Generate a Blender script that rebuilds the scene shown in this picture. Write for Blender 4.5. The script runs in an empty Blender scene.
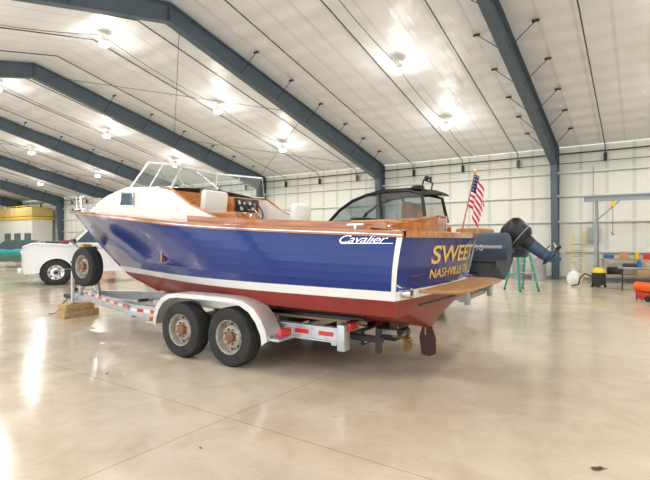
import bpy, bmesh, math, random
from mathutils import Vector, Matrix, Euler
random.seed(3)
sc=bpy.context.scene
try:
    sc.view_settings.view_transform='Standard'
except Exception: pass

# ------------------------------------------------------------ materials
def mat(name,col,rough=.5,metal=0,coat=0,col2=None,nscale=3,bump=0,bscale=40,emit=0,spec=.5,detail=4):
    m=bpy.data.materials.new(name); m.use_nodes=True
    nt=m.node_tree; p=nt.nodes['Principled BSDF']
    p.inputs['Base Color'].default_value=(*col,1)
    p.inputs['Roughness'].default_value=rough
    p.inputs['Metallic'].default_value=metal
    p.inputs['Coat Weight'].default_value=coat
    p.inputs['Coat Roughness'].default_value=.05
    p.inputs['Specular IOR Level'].default_value=spec
    if emit:
        p.inputs['Emission Color'].default_value=(*col,1); p.inputs['Emission Strength'].default_value=emit
    tc=nt.nodes.new('ShaderNodeTexCoord')
    if col2 is not None:
        n=nt.nodes.new('ShaderNodeTexNoise'); n.inputs['Scale'].default_value=nscale; n.inputs['Detail'].default_value=detail
        nt.links.new(tc.outputs['Object'],n.inputs['Vector'])
        r=nt.nodes.new('ShaderNodeValToRGB'); r.color_ramp.elements[0].position=.3; r.color_ramp.elements[1].position=.7
        r.color_ramp.elements[0].color=(*col,1); r.color_ramp.elements[1].color=(*col2,1)
        nt.links.new(n.outputs['Fac'],r.inputs['Fac']); nt.links.new(r.outputs['Color'],p.inputs['Base Color'])
    if bump:
        n=nt.nodes.new('ShaderNodeTexNoise'); n.inputs['Scale'].default_value=bscale
        nt.links.new(tc.outputs['Object'],n.inputs['Vector'])
        b=nt.nodes.new('ShaderNodeBump'); b.inputs['Strength'].default_value=bump; b.inputs['Distance'].default_value=.02
        nt.links.new(n.outputs['Fac'],b.inputs['Height']); nt.links.new(b.outputs['Normal'],p.inputs['Normal'])
    return m
def wood(name,c1,c2,rough=.3,coat=.6,axis=0,scale=14):
    m=mat(name,c1,rough,0,coat); nt=m.node_tree; p=nt.nodes['Principled BSDF']
    tc=nt.nodes.new('ShaderNodeTexCoord'); mp=nt.nodes.new('ShaderNodeMapping')
    s=[scale]*3; s[axis]=scale*.08; mp.inputs['Scale'].default_value=s
    n=nt.nodes.new('ShaderNodeTexNoise'); n.inputs['Scale'].default_value=1.5; n.inputs['Detail'].default_value=6
    r=nt.nodes.new('ShaderNodeValToRGB'); r.color_ramp.elements[0].position=.35; r.color_ramp.elements[1].position=.65
    r.color_ramp.elements[0].color=(*c1,1); r.color_ramp.elements[1].color=(*c2,1)
    nt.links.new(tc.outputs['Object'],mp.inputs['Vector']); nt.links.new(mp.outputs['Vector'],n.inputs['Vector'])
    nt.links.new(n.outputs['Fac'],r.inputs['Fac']); nt.links.new(r.outputs['Color'],p.inputs['Base Color'])
    return m
def glass(name,tint=(.9,.95,.95),op=.12):
    m=bpy.data.materials.new(name); m.use_nodes=True; nt=m.node_tree; nt.nodes.clear()
    o=nt.nodes.new('ShaderNodeOutputMaterial'); t=nt.nodes.new('ShaderNodeBsdfTransparent'); g=nt.nodes.new('ShaderNodeBsdfGlossy')
    t.inputs['Color'].default_value=(*tint,1); g.inputs['Roughness'].default_value=.03
    mx=nt.nodes.new('ShaderNodeMixShader'); mx.inputs['Fac'].default_value=op
    nt.links.new(t.outputs[0],mx.inputs[1]); nt.links.new(g.outputs[0],mx.inputs[2]); nt.links.new(mx.outputs[0],o.inputs[0])
    return m

BLUE=mat('hull_blue_gloss',(.003,.028,.20),.20,0,.35,(.004,.033,.23),1.2,0,spec=.3)
RED=mat('bottom_red',(.24,.018,.014),.42,0,.15,(.31,.030,.022),2.5)
WHITE=mat('boot_white',(.86,.86,.84),.3,0,.3)
CREAM=mat('cabin_cream',(.88,.85,.79),.32,0,.3)
VARN=wood('varnished_mahogany',(.34,.10,.016),(.58,.215,.042),.22,1.0)
VARND=wood('dark_mahogany',(.22,.06,.015),(.33,.10,.025))
TEAK=wood('teak',(.36,.17,.06),(.50,.27,.11),.5,.1)
CHROME=mat('chrome',(.85,.85,.86),.12,1)
GOLD=mat('gold_leaf',(.90,.62,.16),.35,.2)
GALV=mat('galvanized',(.50,.52,.53),.42,.75,0,(.64,.65,.66),8)
ALU=mat('aluminium_fender',(.78,.76,.72),.38,.45,0,(.64,.63,.60),3)
TIRE=mat('tire_rubber',(.018,.018,.018),.75,0,0,(.035,.034,.032),6)
RIM=mat('rim_paint',(.50,.47,.42),.45,.3,0,(.36,.30,.24),12)
RUST=mat('hub_rust',(.20,.09,.045),.7,0,0,(.32,.17,.09),20)
BLACK=mat('black_plastic',(.012,.012,.013),.35)
DARK=mat('dark_metal',(.05,.05,.05),.5,.3)
LENSR=mat('red_lens',(.65,.02,.02),.2,0,.4)
LENSO=mat('amber_lens',(.9,.25,.03),.2,0,.4)
RAWOOD=wood('raw_lumber',(.42,.27,.12),(.55,.38,.2),.8,0)
VINYL=mat('white_vinyl',(.86,.86,.84),.5)
STEEL=mat('frame_bluegrey',(.080,.115,.150),.5,0,0,(.095,.135,.17),2)
BRONZE=mat('bronze_prop',(.40,.26,.10),.35,.8)
RUDD=mat('rudder_brown',(.07,.025,.018),.6)
GLASS=glass('windshield_glass',(.86,.93,.93),.14)
DGLASS=glass('tinted_glass',(.62,.68,.70),.14)
CARGLASS=mat('car_glass',(.05,.08,.11),.08,0,.5)
NAVY=mat('rib_tube_navy',(.035,.06,.10),.5,0,.1,(.045,.075,.125),3)
LEGB=mat('outboard_leg_blue',(.02,.06,.13),.3,.2,.4)
TAN=mat('tan_seat',(.50,.22,.07),.5)
TWHITE=mat('truck_white',(.82,.83,.85),.25,0,.6)
CGREEN=mat('car_green',(.03,.12,.07),.25,0,.6)
CTEAL=mat('kayak_teal',(.02,.35,.38),.3,0,.4)
CGREY=mat('car_grey',(.35,.37,.40),.25,.3,.6)
LGREEN=mat('ladder_green',(.02,.33,.22),.4)
ORANGE=mat('safety_orange',(.85,.12,.01),.45)
YELLOW=mat('safety_yellow',(.80,.55,.03),.45)
TREDM=mat('tool_red',(.55,.03,.02),.35)
TBLUE=mat('tool_blue',(.03,.12,.45),.4)
FRED=mat('flag_red',(.55,.012,.03),.8); FWHT=mat('flag_white',(.85,.85,.85),.8); FBLU=mat('flag_blue',(.012,.02,.13),.8)
GIRT=mat('girt_white',(.74,.75,.71),.5)
GREYP=mat('grey_paint',(.35,.36,.37),.5)
DGREY=mat('gantry_steel',(.28,.31,.33),.45,.4)
LEAF=mat('leaf_brown',(.09,.05,.02),.9)
CARD=mat('cardboard',(.45,.30,.17),.85)
LAMP=mat('lamp_emitter',(1,.91,.74),.5,emit=60)
STRAP=mat('strap',(.75,.4,.05),.8)

# ------------------------------------------------------------ builder
class B:
    def __init__(s,name,M=None,parent=None):
        s.name=name; s.M=M; s.parent=parent; s.v=[]; s.f=[]; s.fm=[]; s.mats=[]
    def mi(s,m):
        if m not in s.mats: s.mats.append(m)
        return s.mats.index(m)
    def add(s,vs,fs,m,X=None):
        o=len(s.v)
        for v in vs:
            v=Vector(v)
            s.v.append(tuple(X@v if X is not None else v))
        k=s.mi(m)
        for f in fs:
            s.f.append(tuple(o+i for i in f)); s.fm.append(k)
    def box(s,c,sz,m,bev=0,rot=None,X=None):
        bm=bmesh.new(); bmesh.ops.create_cube(bm,size=1)
        for v in bm.verts: v.co=Vector((v.co.x*sz[0],v.co.y*sz[1],v.co.z*sz[2]))
        if bev: bmesh.ops.bevel(bm,geom=bm.edges[:],offset=bev,segments=2,affect='EDGES',profile=.5)
        T=Matrix.Translation(c)
        if rot: T=T@Euler(rot).to_matrix().to_4x4()
        if X is not None: T=X@T
        bm.verts.index_update()
        s.add([v.co.copy() for v in bm.verts],[[v.index for v in f.verts] for f in bm.faces],m,T); bm.free()
    def tube(s,pts,r,m,n=8,closed=False,X=None,flat=None):
        pts=[Vector(p) for p in pts]; N=len(pts); rings=[]
        up=Vector((0,0,1)); prev=None
        for i,p in enumerate(pts):
            if closed: d=(pts[(i+1)%N]-pts[i-1])
            else: d=(pts[min(i+1,N-1)]-pts[max(i-1,0)])
            d.normalize()
            if prev is None:
                a=up if abs(d.dot(up))<.95 else Vector((1,0,0))
                u=(a-d*a.dot(d)).normalized()
            else: u=(prev-d*prev.dot(d)).normalized()
            prev=u; w=d.cross(u)
            rr=r[i] if isinstance(r,(list,tuple)) else r
            rings.append([p+(u*math.cos(2*math.pi*k/n)*(1 if flat is None else flat)+w*math.sin(2*math.pi*k/n))*rr for k in range(n)])
        vs=[q for R in rings for q in R]; fs=[]
        L=N if closed else N-1
        for i in range(L):
            j=(i+1)%N
            for k in range(n):
                fs.append((i*n+k,i*n+(k+1)%n,j*n+(k+1)%n,j*n+k))
        if not closed:
            fs.append(tuple(range(n))); fs.append(tuple((N-1)*n+k for k in range(n)))
        s.add(vs,fs,m,X)
    def bar(s,a,b,w,h,m,X=None):
        a=Vector(a);b=Vector(b); d=(b-a).normalized()
        up=Vector((0,0,1)) if abs(d.z)<.95 else Vector((1,0,0))
        u=d.cross(up).normalized(); v=u.cross(d).normalized()
        vs=[]
        for p in (a,b):
            for (i,j) in ((-1,-1),(1,-1),(1,1),(-1,1)): vs.append(p+u*i*w/2+v*j*h/2)
        s.add(vs,[(0,1,2,3),(4,5,6,7),(0,1,5,4),(1,2,6,5),(2,3,7,6),(3,0,4,7)],m,X)
    def lathe(s,prof,m,o=(0,0,0),axis=(0,0,1),n=28,X=None):
        ax=Vector(axis).normalized(); a=Vector((0,0,1)) if abs(ax.z)<.9 else Vector((1,0,0))
        u=(a-ax*a.dot(ax)).normalized(); w=ax.cross(u); o=Vector(o)
        vs=[];fs=[]
        for (r,h) in prof:
            for k in range(n):
                t=2*math.pi*k/n; vs.append(o+ax*h+(u*math.cos(t)+w*math.sin(t))*max(r,1e-4))
        for i in range(len(prof)-1):
            for k in range(n): fs.append((i*n+k,i*n+(k+1)%n,(i+1)*n+(k+1)%n,(i+1)*n+k))
        s.add(vs,fs,m,X)
    def prism(s,poly,lo,hi,m,plane='xz',X=None):
        n=len(poly); vs=[]
        for e in (lo,hi):
            for (a,b) in poly:
                vs.append((a,e,b) if plane=='xz' else ((e,a,b) if plane=='yz' else (a,b,e)))
        fs=[tuple(range(n)),tuple(range(n,2*n))]
        for i in range(n): fs.append((i,(i+1)%n,n+(i+1)%n,n+i))
        s.add(vs,fs,m,X)
    def loft(s,rows,m,closed=False,cap0=False,cap1=False,X=None):
        n=len(rows[0]); vs=[p for R in rows for p in R]; fs=[]
        for i in range(len(rows)-1):
            for k in range(n if closed else n-1):
                fs.append((i*n+k,i*n+(k+1)%n,(i+1)*n+(k+1)%n,(i+1)*n+k))
        if cap0: fs.append(tuple(range(n)))
        if cap1: fs.append(tuple((len(rows)-1)*n+k for k in range(n)))
        s.add(vs,fs,m,X)
    def ball(s,c,r,m,n=14,X=None):
        rx=r if isinstance(r,(list,tuple)) else (r,r,r)
        rows=[]
        for i in range(9):
            t=math.pi*i/8
            rows.append([(c[0]+rx[0]*max(math.sin(t),.001)*math.cos(2*math.pi*k/n),c[1]+rx[1]*max(math.sin(t),.001)*math.sin(2*math.pi*k/n),c[2]+rx[2]*math.cos(t)) for k in range(n)])
        s.loft(rows,m,closed=True,X=X)
    def finish(s,angle=35,recalc=True):
        me=bpy.data.meshes.new(s.name); me.from_pydata(s.v,[],s.f)
        for m in s.mats: me.materials.append(m)
        me.polygons.foreach_set('material_index',s.fm)
        if recalc:
            bm=bmesh.new(); bm.from_mesh(me); bmesh.ops.recalc_face_normals(bm,faces=bm.faces[:]); bm.to_mesh(me); bm.free()
        me.polygons.foreach_set('use_smooth',[True]*len(me.polygons))
        me.set_sharp_from_angle(angle=math.radians(angle)); me.update()
        ob=bpy.data.objects.new(s.name,me); sc.collection.objects.link(ob)
        if s.parent is not None: ob.parent=s.parent
        elif s.M is not None: ob.matrix_world=s.M
        return ob
def empty(name,M):
    e=bpy.data.objects.new(name,None); sc.collection.objects.link(e); e.matrix_world=M; e.empty_display_size=.3; return e
def frame(x,y,deg,z=0): return Matrix.Translation((x,y,z))@Matrix.Rotation(math.radians(deg),4,'Z')
def text_geo(body,size,shear=0,offset=0,extrude=.003,spacing=1):
    cu=bpy.data.curves.new('txt','FONT'); cu.body=body; cu.size=size; cu.shear=shear; cu.offset=offset; cu.extrude=extrude; cu.space_character=spacing
    ob=bpy.data.objects.new('txt',cu); sc.collection.objects.link(ob); bpy.context.view_layer.update()
    dg=bpy.context.evaluated_depsgraph_get(); me=bpy.data.meshes.new_from_object(ob.evaluated_get(dg))
    vs=[v.co.copy() for v in me.vertices]; fs=[tuple(p.vertices) for p in me.polygons]
    bpy.data.objects.remove(ob); bpy.data.meshes.remove(me); bpy.data.curves.remove(cu)
    return vs,fs
def interp(tab,x):
    n=len(tab)
    if x<=tab[0][0]: return tab[0][1]
    if x>=tab[-1][0]: return tab[-1][1]
    for i in range(n-1):
        if tab[i][0]<=x<=tab[i+1][0]: break
    def sl(j):
        if j==0: return (tab[1][1]-tab[0][1])/(tab[1][0]-tab[0][0])
        if j==n-1: return (tab[-1][1]-tab[-2][1])/(tab[-1][0]-tab[-2][0])
        return (tab[j+1][1]-tab[j-1][1])/(tab[j+1][0]-tab[j-1][0])
    x0,y0=tab[i];x1,y1=tab[i+1];h=x1-x0;t=(x-x0)/h
    return (2*t**3-3*t*t+1)*y0+(t**3-2*t*t+t)*h*sl(i)+(-2*t**3+3*t*t)*y1+(t**3-t*t)*h*sl(i+1)

# ------------------------------------------------------------ building (x=t along wall, y=q toward camera)
MBLD=frame(9.54,19.4,145.5)
T0,T1=-22.,52.; QW=26.; EV=5.4; RG=8.3
FL=mat('polished_concrete',(.62,.53,.40),.25,0,0,spec=.8); nt=FL.node_tree; p=nt.nodes['Principled BSDF']
tc=nt.nodes.new('ShaderNodeTexCoord')
def noise(scale,detail=5,rough=.6,dist=0):
    n=nt.nodes.new('ShaderNodeTexNoise'); n.inputs['Scale'].default_value=scale; n.inputs['Detail'].default_value=detail; n.inputs['Roughness'].default_value=rough
    n.inputs['Distortion'].default_value=dist
    nt.links.new(tc.outputs['Object'],n.inputs['Vector']); return n
def ramp(src,p0,c0,p1,c1):
    r=nt.nodes.new('ShaderNodeValToRGB'); r.color_ramp.elements[0].position=p0; r.color_ramp.elements[1].position=p1
    r.color_ramp.elements[0].color=(*c0,1); r.color_ramp.elements[1].color=(*c1,1); nt.links.new(src,r.inputs['Fac']); return r
def mixc(kind,fac,a,b):
    m=nt.nodes.new('ShaderNodeMix'); m.data_type='RGBA'; m.blend_type=kind
    m.inputs[0].default_value=fac; nt.links.new(a,m.inputs[6]); nt.links.new(b,m.inputs[7]); return m.outputs[2]
r1=ramp(noise(.45,5,.6,.6).outputs['Fac'],.35,(.58,.49,.375),.68,(.70,.62,.50))
r2=ramp(noise(2.6,9,.72,.8).outputs['Fac'],.33,(.86,.82,.77),.58,(1,1,1))
c=mixc('MULTIPLY',.8,r1.outputs['Color'],r2.outputs['Color'])
r3=ramp(noise(1.1,10,.75,1.5).outputs['Fac'],.30,(.74,.65,.55),.38,(1,1,1))
c=mixc('MULTIPLY',.7,c,r3.outputs['Color'])
br=nt.nodes.new('ShaderNodeTexBrick'); br.offset=0; br.inputs['Scale'].default_value=1; br.inputs['Brick Width'].default_value=4.6; br.inputs['Row Height'].default_value=4.6
br.inputs['Mortar Size'].default_value=.005; br.inputs['Mortar Smooth'].default_value=.1
br.inputs['Color1'].default_value=(1,1,1,1); br.inputs['Color2'].default_value=(.97,.96,.95,1); br.inputs['Mortar'].default_value=(.66,.56,.46,1)
nt.links.new(tc.outputs['Object'],br.inputs['Vector'])
c=mixc('MULTIPLY',1,c,br.outputs['Color']); nt.links.new(c,p.inputs['Base Color'])
rr=ramp(noise(1.3,6,.65).outputs['Fac'],.35,(.11,)*3,.7,(.23,)*3); nt.links.new(rr.outputs['Color'],p.inputs['Roughness'])
b=B('floor',MBLD); b.add([(T0,0,0),(T1,0,0),(T1,QW,0),(T0,QW,0)],[(0,1,2,3)],FL); b.finish()

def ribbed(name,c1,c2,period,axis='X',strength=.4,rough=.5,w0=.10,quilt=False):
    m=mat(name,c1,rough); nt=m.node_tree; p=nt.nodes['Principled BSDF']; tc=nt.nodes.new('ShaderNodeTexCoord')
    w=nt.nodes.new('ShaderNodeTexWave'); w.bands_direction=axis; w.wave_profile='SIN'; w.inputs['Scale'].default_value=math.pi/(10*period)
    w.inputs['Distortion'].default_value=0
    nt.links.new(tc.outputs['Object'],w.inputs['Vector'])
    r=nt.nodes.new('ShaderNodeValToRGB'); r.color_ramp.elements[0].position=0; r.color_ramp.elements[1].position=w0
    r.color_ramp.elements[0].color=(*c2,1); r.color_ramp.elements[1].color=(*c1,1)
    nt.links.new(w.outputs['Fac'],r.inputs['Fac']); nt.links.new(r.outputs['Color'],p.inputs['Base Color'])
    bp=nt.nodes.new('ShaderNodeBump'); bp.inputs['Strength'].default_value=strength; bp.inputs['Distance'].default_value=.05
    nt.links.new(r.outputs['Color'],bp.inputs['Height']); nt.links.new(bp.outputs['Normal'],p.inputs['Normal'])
    if quilt:
        w2=nt.nodes.new('ShaderNodeTexWave'); w2.bands_direction='Y'; w2.inputs['Scale'].default_value=math.pi/(10*.76); w2.inputs['Distortion'].default_value=.15
        nt.links.new(tc.outputs['Object'],w2.inputs['Vector'])
        ns=nt.nodes.new('ShaderNodeTexNoise'); ns.inputs['Scale'].default_value=1.8; ns.inputs['Detail'].default_value=4
        mp=nt.nodes.new('ShaderNodeMapping'); mp.inputs['Scale'].default_value=(1.6,.4,1); nt.links.new(tc.outputs['Object'],mp.inputs['Vector']); nt.links.new(mp.outputs['Vector'],ns.inputs['Vector'])
        ad=nt.nodes.new('ShaderNodeMath'); ad.operation='MULTIPLY_ADD'; ad.inputs[1].default_value=.4
        nt.links.new(w2.outputs['Fac'],ad.inputs[0]); nt.links.new(ns.outputs['Fac'],ad.inputs[2])
        b2=nt.nodes.new('ShaderNodeBump'); b2.inputs['Strength'].default_value=.5; b2.inputs['Distance'].default_value=.11
        nt.links.new(ad.outputs[0],b2.inputs['Height']); nt.links.new(bp.outputs['Normal'],b2.inputs['Normal']); nt.links.new(b2.outputs['Normal'],p.inputs['Normal'])
    return m
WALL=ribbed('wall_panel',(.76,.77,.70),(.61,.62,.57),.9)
CEIL=ribbed('ceiling_insulation',(.84,.86,.88),(.73,.75,.77),.8,strength=.25,w0=.06,quilt=True,rough=.42)
WALLE=ribbed('end_wall_panel',(.76,.77,.70),(.61,.62,.57),.9,'Y')
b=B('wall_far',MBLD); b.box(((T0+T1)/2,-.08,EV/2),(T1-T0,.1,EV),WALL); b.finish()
for nm,t in (('wall_left',T1),('wall_right',T0)):
    b=B(nm,MBLD); sg=1 if t>0 else -1
    b.prism([(0,0),(QW,0),(QW,EV),(QW/2,RG+.05),(0,EV)],t,t+.1*sg,WALLE,'yz'); b.finish()
b=B('wall_near',MBLD)
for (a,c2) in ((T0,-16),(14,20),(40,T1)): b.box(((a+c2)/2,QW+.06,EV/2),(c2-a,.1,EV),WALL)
b.box(((T0+T1)/2,QW+.06,EV-.15),(T1-T0,.1,.3),WALL); b.finish()
b=B('ceiling',MBLD)
b.add([(T0,0,EV),(T1,0,EV),(T1,QW/2,RG),(T0,QW/2,RG),(T1,QW,EV),(T0,QW,EV)],[(0,1,2,3),(3,2,4,5)],CEIL); b.finish(recalc=False)
def ch(q): return EV+(RG-EV)*(q if q<=QW/2 else QW-q)/(QW/2)
fr=B('steel_roof_frame',MBLD)
for k in range(-2,7):
    t=8.*k
    outer=[(.02,0),(.02,EV-.05),(QW/2,RG-.06),(QW-.02,EV-.05),(QW-.02,0)]
    inner=[(.28,0),(.62,EV-.75),(QW/2,RG-.58),(QW-.62,EV-.75),(QW-.28,0)]
    for i in range(4):
        fr.prism([outer[i],outer[i+1],inner[i+1],inner[i]],t-.012,t+.012,STEEL,'yz')
        for L in (outer,inner):
            a=Vector((t,*L[i])); c2=Vector((t,*L[i+1])); d=(c2-a).normalized(); n=Vector((0,-d.z,d.y))*.012
            w=.125
            fr.add([a+Vector((-w,0,0))-n,a+Vector((w,0,0))-n,c2+Vector((w,0,0))-n,c2+Vector((-w,0,0))-n,
                    a+Vector((-w,0,0))+n,a+Vector((w,0,0))+n,c2+Vector((w,0,0))+n,c2+Vector((-w,0,0))+n],
                    [(0,1,2,3),(4,5,6,7),(0,1,5,4),(1,2,6,5),(2,3,7,6),(3,0,4,7)],STEEL)
    for q in (.35,13,QW-.35):
        fr.box((t,q,ch(q)-.33),(.2,.02,.5),STEEL)
    for q in (1.8,3.3,4.8,6.6,8.4,10.2,15.8,18,21):
        zb=inner[1][1]+(inner[2][1]-inner[1][1])*((q if q<13 else 26-q)-.62)/(13-.62)
        for sg in (-1,1):
            fr.tube([(t,q,zb+.02),(t+sg*.75,q,ch(q)-.05)],.012,BLACK,5)
            fr.box((t+sg*.75,q,ch(q)-.05),(.18,.05,.05),DARK)
for k in range(-2,6):
    for fx in (.18,.48,.78):
        t=8*(k+fx)
        fr.tube([(t,.12,EV-.75),(t,.25,EV-.15),(t,QW/2,RG-.14),(t,QW-.2,EV-.1)],.018,BLACK,6)
        fr.box((t,.14,EV-.55),(.12,.08,.3),BLACK)
    t=8*k+3.35
    pts=[]
    for (qa,qb) in ((.3,4.1),(4.1,8.2),(8.2,13),(13,17.8),(17.8,21.9)):
        for j in range(6):
            u_=j/6; q=qa+(qb-qa)*u_; pts.append((t,q,ch(q)-.10-.55*u_*(1-u_)))
    fr.tube(pts,.010,BLACK,5)
fr.tube([(T0+.2,.22,EV-.32),(T1-.2,.22,EV-.32)],.03,DARK,6)
fr.tube([(T0+.2,.16,EV-.7),(T1-.2,.16,EV-.7)],.014,BLACK,6)
for k in (1,3):
    for (qa,qb) in ((.6,6.6),(6.6,12.6)):
        fr.tube([(8*k,qa,ch(qa)-.3),(8*k+8,qb,ch(qb)-.3)],.01,DARK,5); fr.tube([(8*k,qb,ch(qb)-.3),(8*k+8,qa,ch(qa)-.3)],.01,DARK,5)
fr.finish(30)
for i,z in enumerate((1.15,2.35,3.4,4.35)):  # structural wall girts: horizontal channels along the far wall
    g=B('wall_girt_%d'%(i+1),MBLD); g.box(((T0+T1)/2,.03,z),(T1-T0-.2,.1,.08),GIRT); g.box(((T0+T1)/2,.03,z-.05),(T1-T0-.2,.06,.018),GREYP); g.finish()
g=B('baseboard_far',MBLD); g.box(((T0+T1)/2,.0,.06),(T1-T0-.2,.05,.12),GREYP); g.finish()
for k,t in enumerate([3.2+8*i for i in range(-2,6)]):
    for q in (4.1,8.2,13.,17.8,21.9):
        z=ch(q)-.40
        lb=B('high_bay_light',MBLD@Matrix.Translation((t,q,z)))
        lb.lathe([(.02,.38),(.02,.2),(.10,.17),(.11,.07),(.16,.03),(.17,0),(.15,0)],VINYL,n=16)
        lb.lathe([(.16,0),(.17,-.04),(.12,-.10),(0.001,-.13)],LAMP,n=16); lb.finish()
        for typ,en,dz in (('SPOT',235,-.16),('POINT',48,-.30)):
            ld=bpy.data.lights.new('high_bay_lamp',typ); ld.energy=en; ld.shadow_soft_size=.2; ld.color=(1,.97,.93)
            if typ=='SPOT': ld.spot_size=math.radians(172); ld.spot_blend=.4
            lo=bpy.data.objects.new('high_bay_lamp',ld); sc.collection.objects.link(lo)
            lo.matrix_world=MBLD@Matrix.Translation((t,q,z+dz))

# ------------------------------------------------------------ main boat
CX,CY,ANG=-.93,7.21,147.76
MBT=frame(CX,CY,ANG)
boat=empty('wooden_motorboat',MBT@Matrix.Translation((0,-.13,0)))
LV={ 'k':dict(x0=-2.52,xe=2.6,y=[(0,.03),(1,.03)],z=[(0,.50),(.3,.52),(.6,.55),(.85,.59),(1,.68)]),
     'c':dict(x0=-2.62,xe=3.35,y=[(0,1.20),(.3,1.15),(.5,.93),(.7,.54),(.85,.25),(1,.03)],z=[(0,.79),(.4,.80),(.7,.84),(1,.90)]),
     'w0':dict(x0=-2.67,xe=3.55,y=[(0,1.29),(.3,1.23),(.5,1.03),(.7,.64),(.85,.31),(1,.03)],z=[(0,.97),(1,.98)]),
     'w1':dict(x0=-2.69,xe=3.74,y=[(0,1.31),(.3,1.26),(.5,1.08),(.7,.70),(.85,.36),(1,.03)],z=[(0,1.07),(1,1.09)]),
     's':dict(x0=-2.80,xe=5.37,y=[(0,1.37),(.3,1.41),(.5,1.36),(.65,1.20),(.78,.95),(.9,.54),(.96,.27),(1,.035)],z=[(0,1.67),(.34,1.80),(.6,1.98),(.8,2.10),(1,2.22)])}
def lv(L,s):
    d=LV[L]; return Vector((d['x0']+(d['xe']-d['x0'])*s,interp(d['y'],s),interp(d['z'],s)))
def top(s,p):
    a=lv('w1',s); c=lv('s',s); r=a.lerp(c,p)
    fl=max(0,math.sin(math.pi*min(1,max(0,(s-.4)/.6))))
    r.y+= math.sin(math.pi*p)*(.035*(1-s) -.10*fl)
    r.x+= .06*math.sin(math.pi*p)*s**4
    r.y=max(r.y,.03)
    return r
def sheer(x):
    d=LV['s']; s=(x-d['x0'])/(d['xe']-d['x0']); return lv('s',min(max(s,0),1))
NS=56; S=[i/NS for i in range(NS+1)]
h=B('hull',None,boat)
for sg in (1,-1):
    def fl(v,o=0): return (v.x,(v.y+o)*sg,v.z)
    h.loft([[fl(lv('k',s)) for s in S],[fl(lv('c',s)) for s in S],[fl(lv('w0',s)) for s in S]],RED)
    h.loft([[fl(lv('w0',s)) for s in S],[fl(lv('w1',s)) for s in S]],WHITE)
    NP=7; rows=[]
    for k in range(NP):
        rows.append([fl(top(s,k/NP),.012 if k else 0) for s in S]); rows.append([fl(top(s,(k+1)/NP)) for s in S])
    h.loft(rows,BLUE)
h.loft([[(lv('k',s).x,-.03,lv('k',s).z) for s in S],[(lv('k',s).x,.03,lv('k',s).z) for s in S]],RED)
stem=[(lv('k',1).x+.02,0,lv('k',1).z),(lv('c',1).x+.02,0,lv('c',1).z),(lv('w0',1).x+.02,0,lv('w0',1).z),(lv('w1',1).x+.02,0,lv('w1',1).z)]
h.tube(stem[:3],.035,RED,8); h.tube(stem[2:],.034,WHITE,8)
h.tube([(top(1,p).x+.012,0,top(1,p).z) for p in [i/8 for i in range(9)]],.036,BLUE,8)
h.tube([(top(1,p).x+.03,0,top(1,p).z) for p in [i/8 for i in range(9)]],.022,CHROME,8)
BUL=.11
def trow(v,n=16,off=0):
    out=[]
    for i in range(n+1):
        c=-1+2*i/n; out.append((v.x-BUL*(1-c*c)-off,v.y*c,v.z))
    return out
def tx(y,z):
    a,c_=lv('w1',0),lv('s',0); t=(z-a.z)/(c_.z-a.z); v=a.lerp(c_,t); c=y/v.y
    return v.x-BUL*(1-c*c)
def kt(): return [(LV['k']['x0']-BUL*(1-(-1+2*i/16)**2)*.8,.03*(-1+2*i/16),.50) for i in range(17)]
h.loft([kt(),trow(lv('c',0)),trow(lv('w0',0))],RED)
h.loft([trow(lv('w0',0)),trow(lv('w1',0))],WHITE)
h.loft([trow(top(0,p)) for p in [i/6 for i in range(7)]],BLUE)
h.prism([(-2.0,.54),(2.5,.64),(1.6,.51),(-1.9,.44)],-.03,.03,RED)
h.finish(22)
d=B('deck_and_rails',None,boat)
for sg in (1,-1):
    rows=[]
    for s in S:
        v=lv('s',s); rows.append([(v.x,sg*(v.y+.028),v.z-.045),(v.x,sg*(v.y+.032),v.z+.018),(v.x,sg*max(v.y-.05,.0),v.z+.03),(v.x,sg*max(v.y-.05,0),v.z-.03)])
    d.loft(rows,VARN,closed=True,cap0=True,cap1=True)
    d.tube([(lv('s',s).x,sg*(lv('s',s).y+.032),lv('s',s).z-.02) for s in S],.009,CHROME,6)
    rows=[]
    for s in S:
        v=lv('s',s); rows.append([(v.x,sg*max(v.y-.02,0),v.z+.012),(v.x,sg*max(v.y-.24,0),v.z+.03)])
    d.loft(rows,VARN)
    cs=[x for x in S if .02<x<.42]
    rows=[]
    for s in cs:
        v=lv('s',s); y=v.y-.24; rows.append([(v.x,sg*y,v.z-.02),(v.x,sg*(y+.0),v.z+.105),(v.x,sg*(y-.03),v.z+.105),(v.x,sg*(y-.03),1.2)])
    d.loft(rows,VARN,closed=True,cap0=True,cap1=True)
rows=[]
for s in [x for x in S if x>.45]:
    v=lv('s',s); yb=max(v.y-.22,0.001); rows.append([(v.x,yb*c,v.z+.03+.05*(1-c*c)*min(1,yb)) for c in [-1+i/5 for i in range(11)]])
d.loft(rows,CREAM)
rows=[]
for s in [x for x in S if x<=.5]:
    v=lv('s',s); rows.append([(v.x,-(v.y-.26),1.22),(v.x,v.y-.26,1.22)])
d.loft(rows,TEAK)
d.loft([trow(lv('s',0)+Vector((0,0,.02))),[(-2.42,1.33*(-1+2*i/16),1.73) for i in range(17)],[(-2.40,1.33*(-1+2*i/16),1.25) for i in range(17)]],VARN)
d.loft([trow(lv('s',0)+Vector((-.03,0,-.045))),trow(lv('s',0)+Vector((-.03,0,.02))),trow(lv('s',0)+Vector((.05,0,.03)))],VARN)
d.finish(30)
cbn=B('cabin_trunk',None,boat)
st=[(4.45,.22,2.15),(4.1,.47,2.20),(3.6,.68,2.29),(2.9,.90,2.39),(2.2,1.06,2.46),(1.7,1.11,2.44),(1.2,1.12,2.39)]
rows=[]
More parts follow.
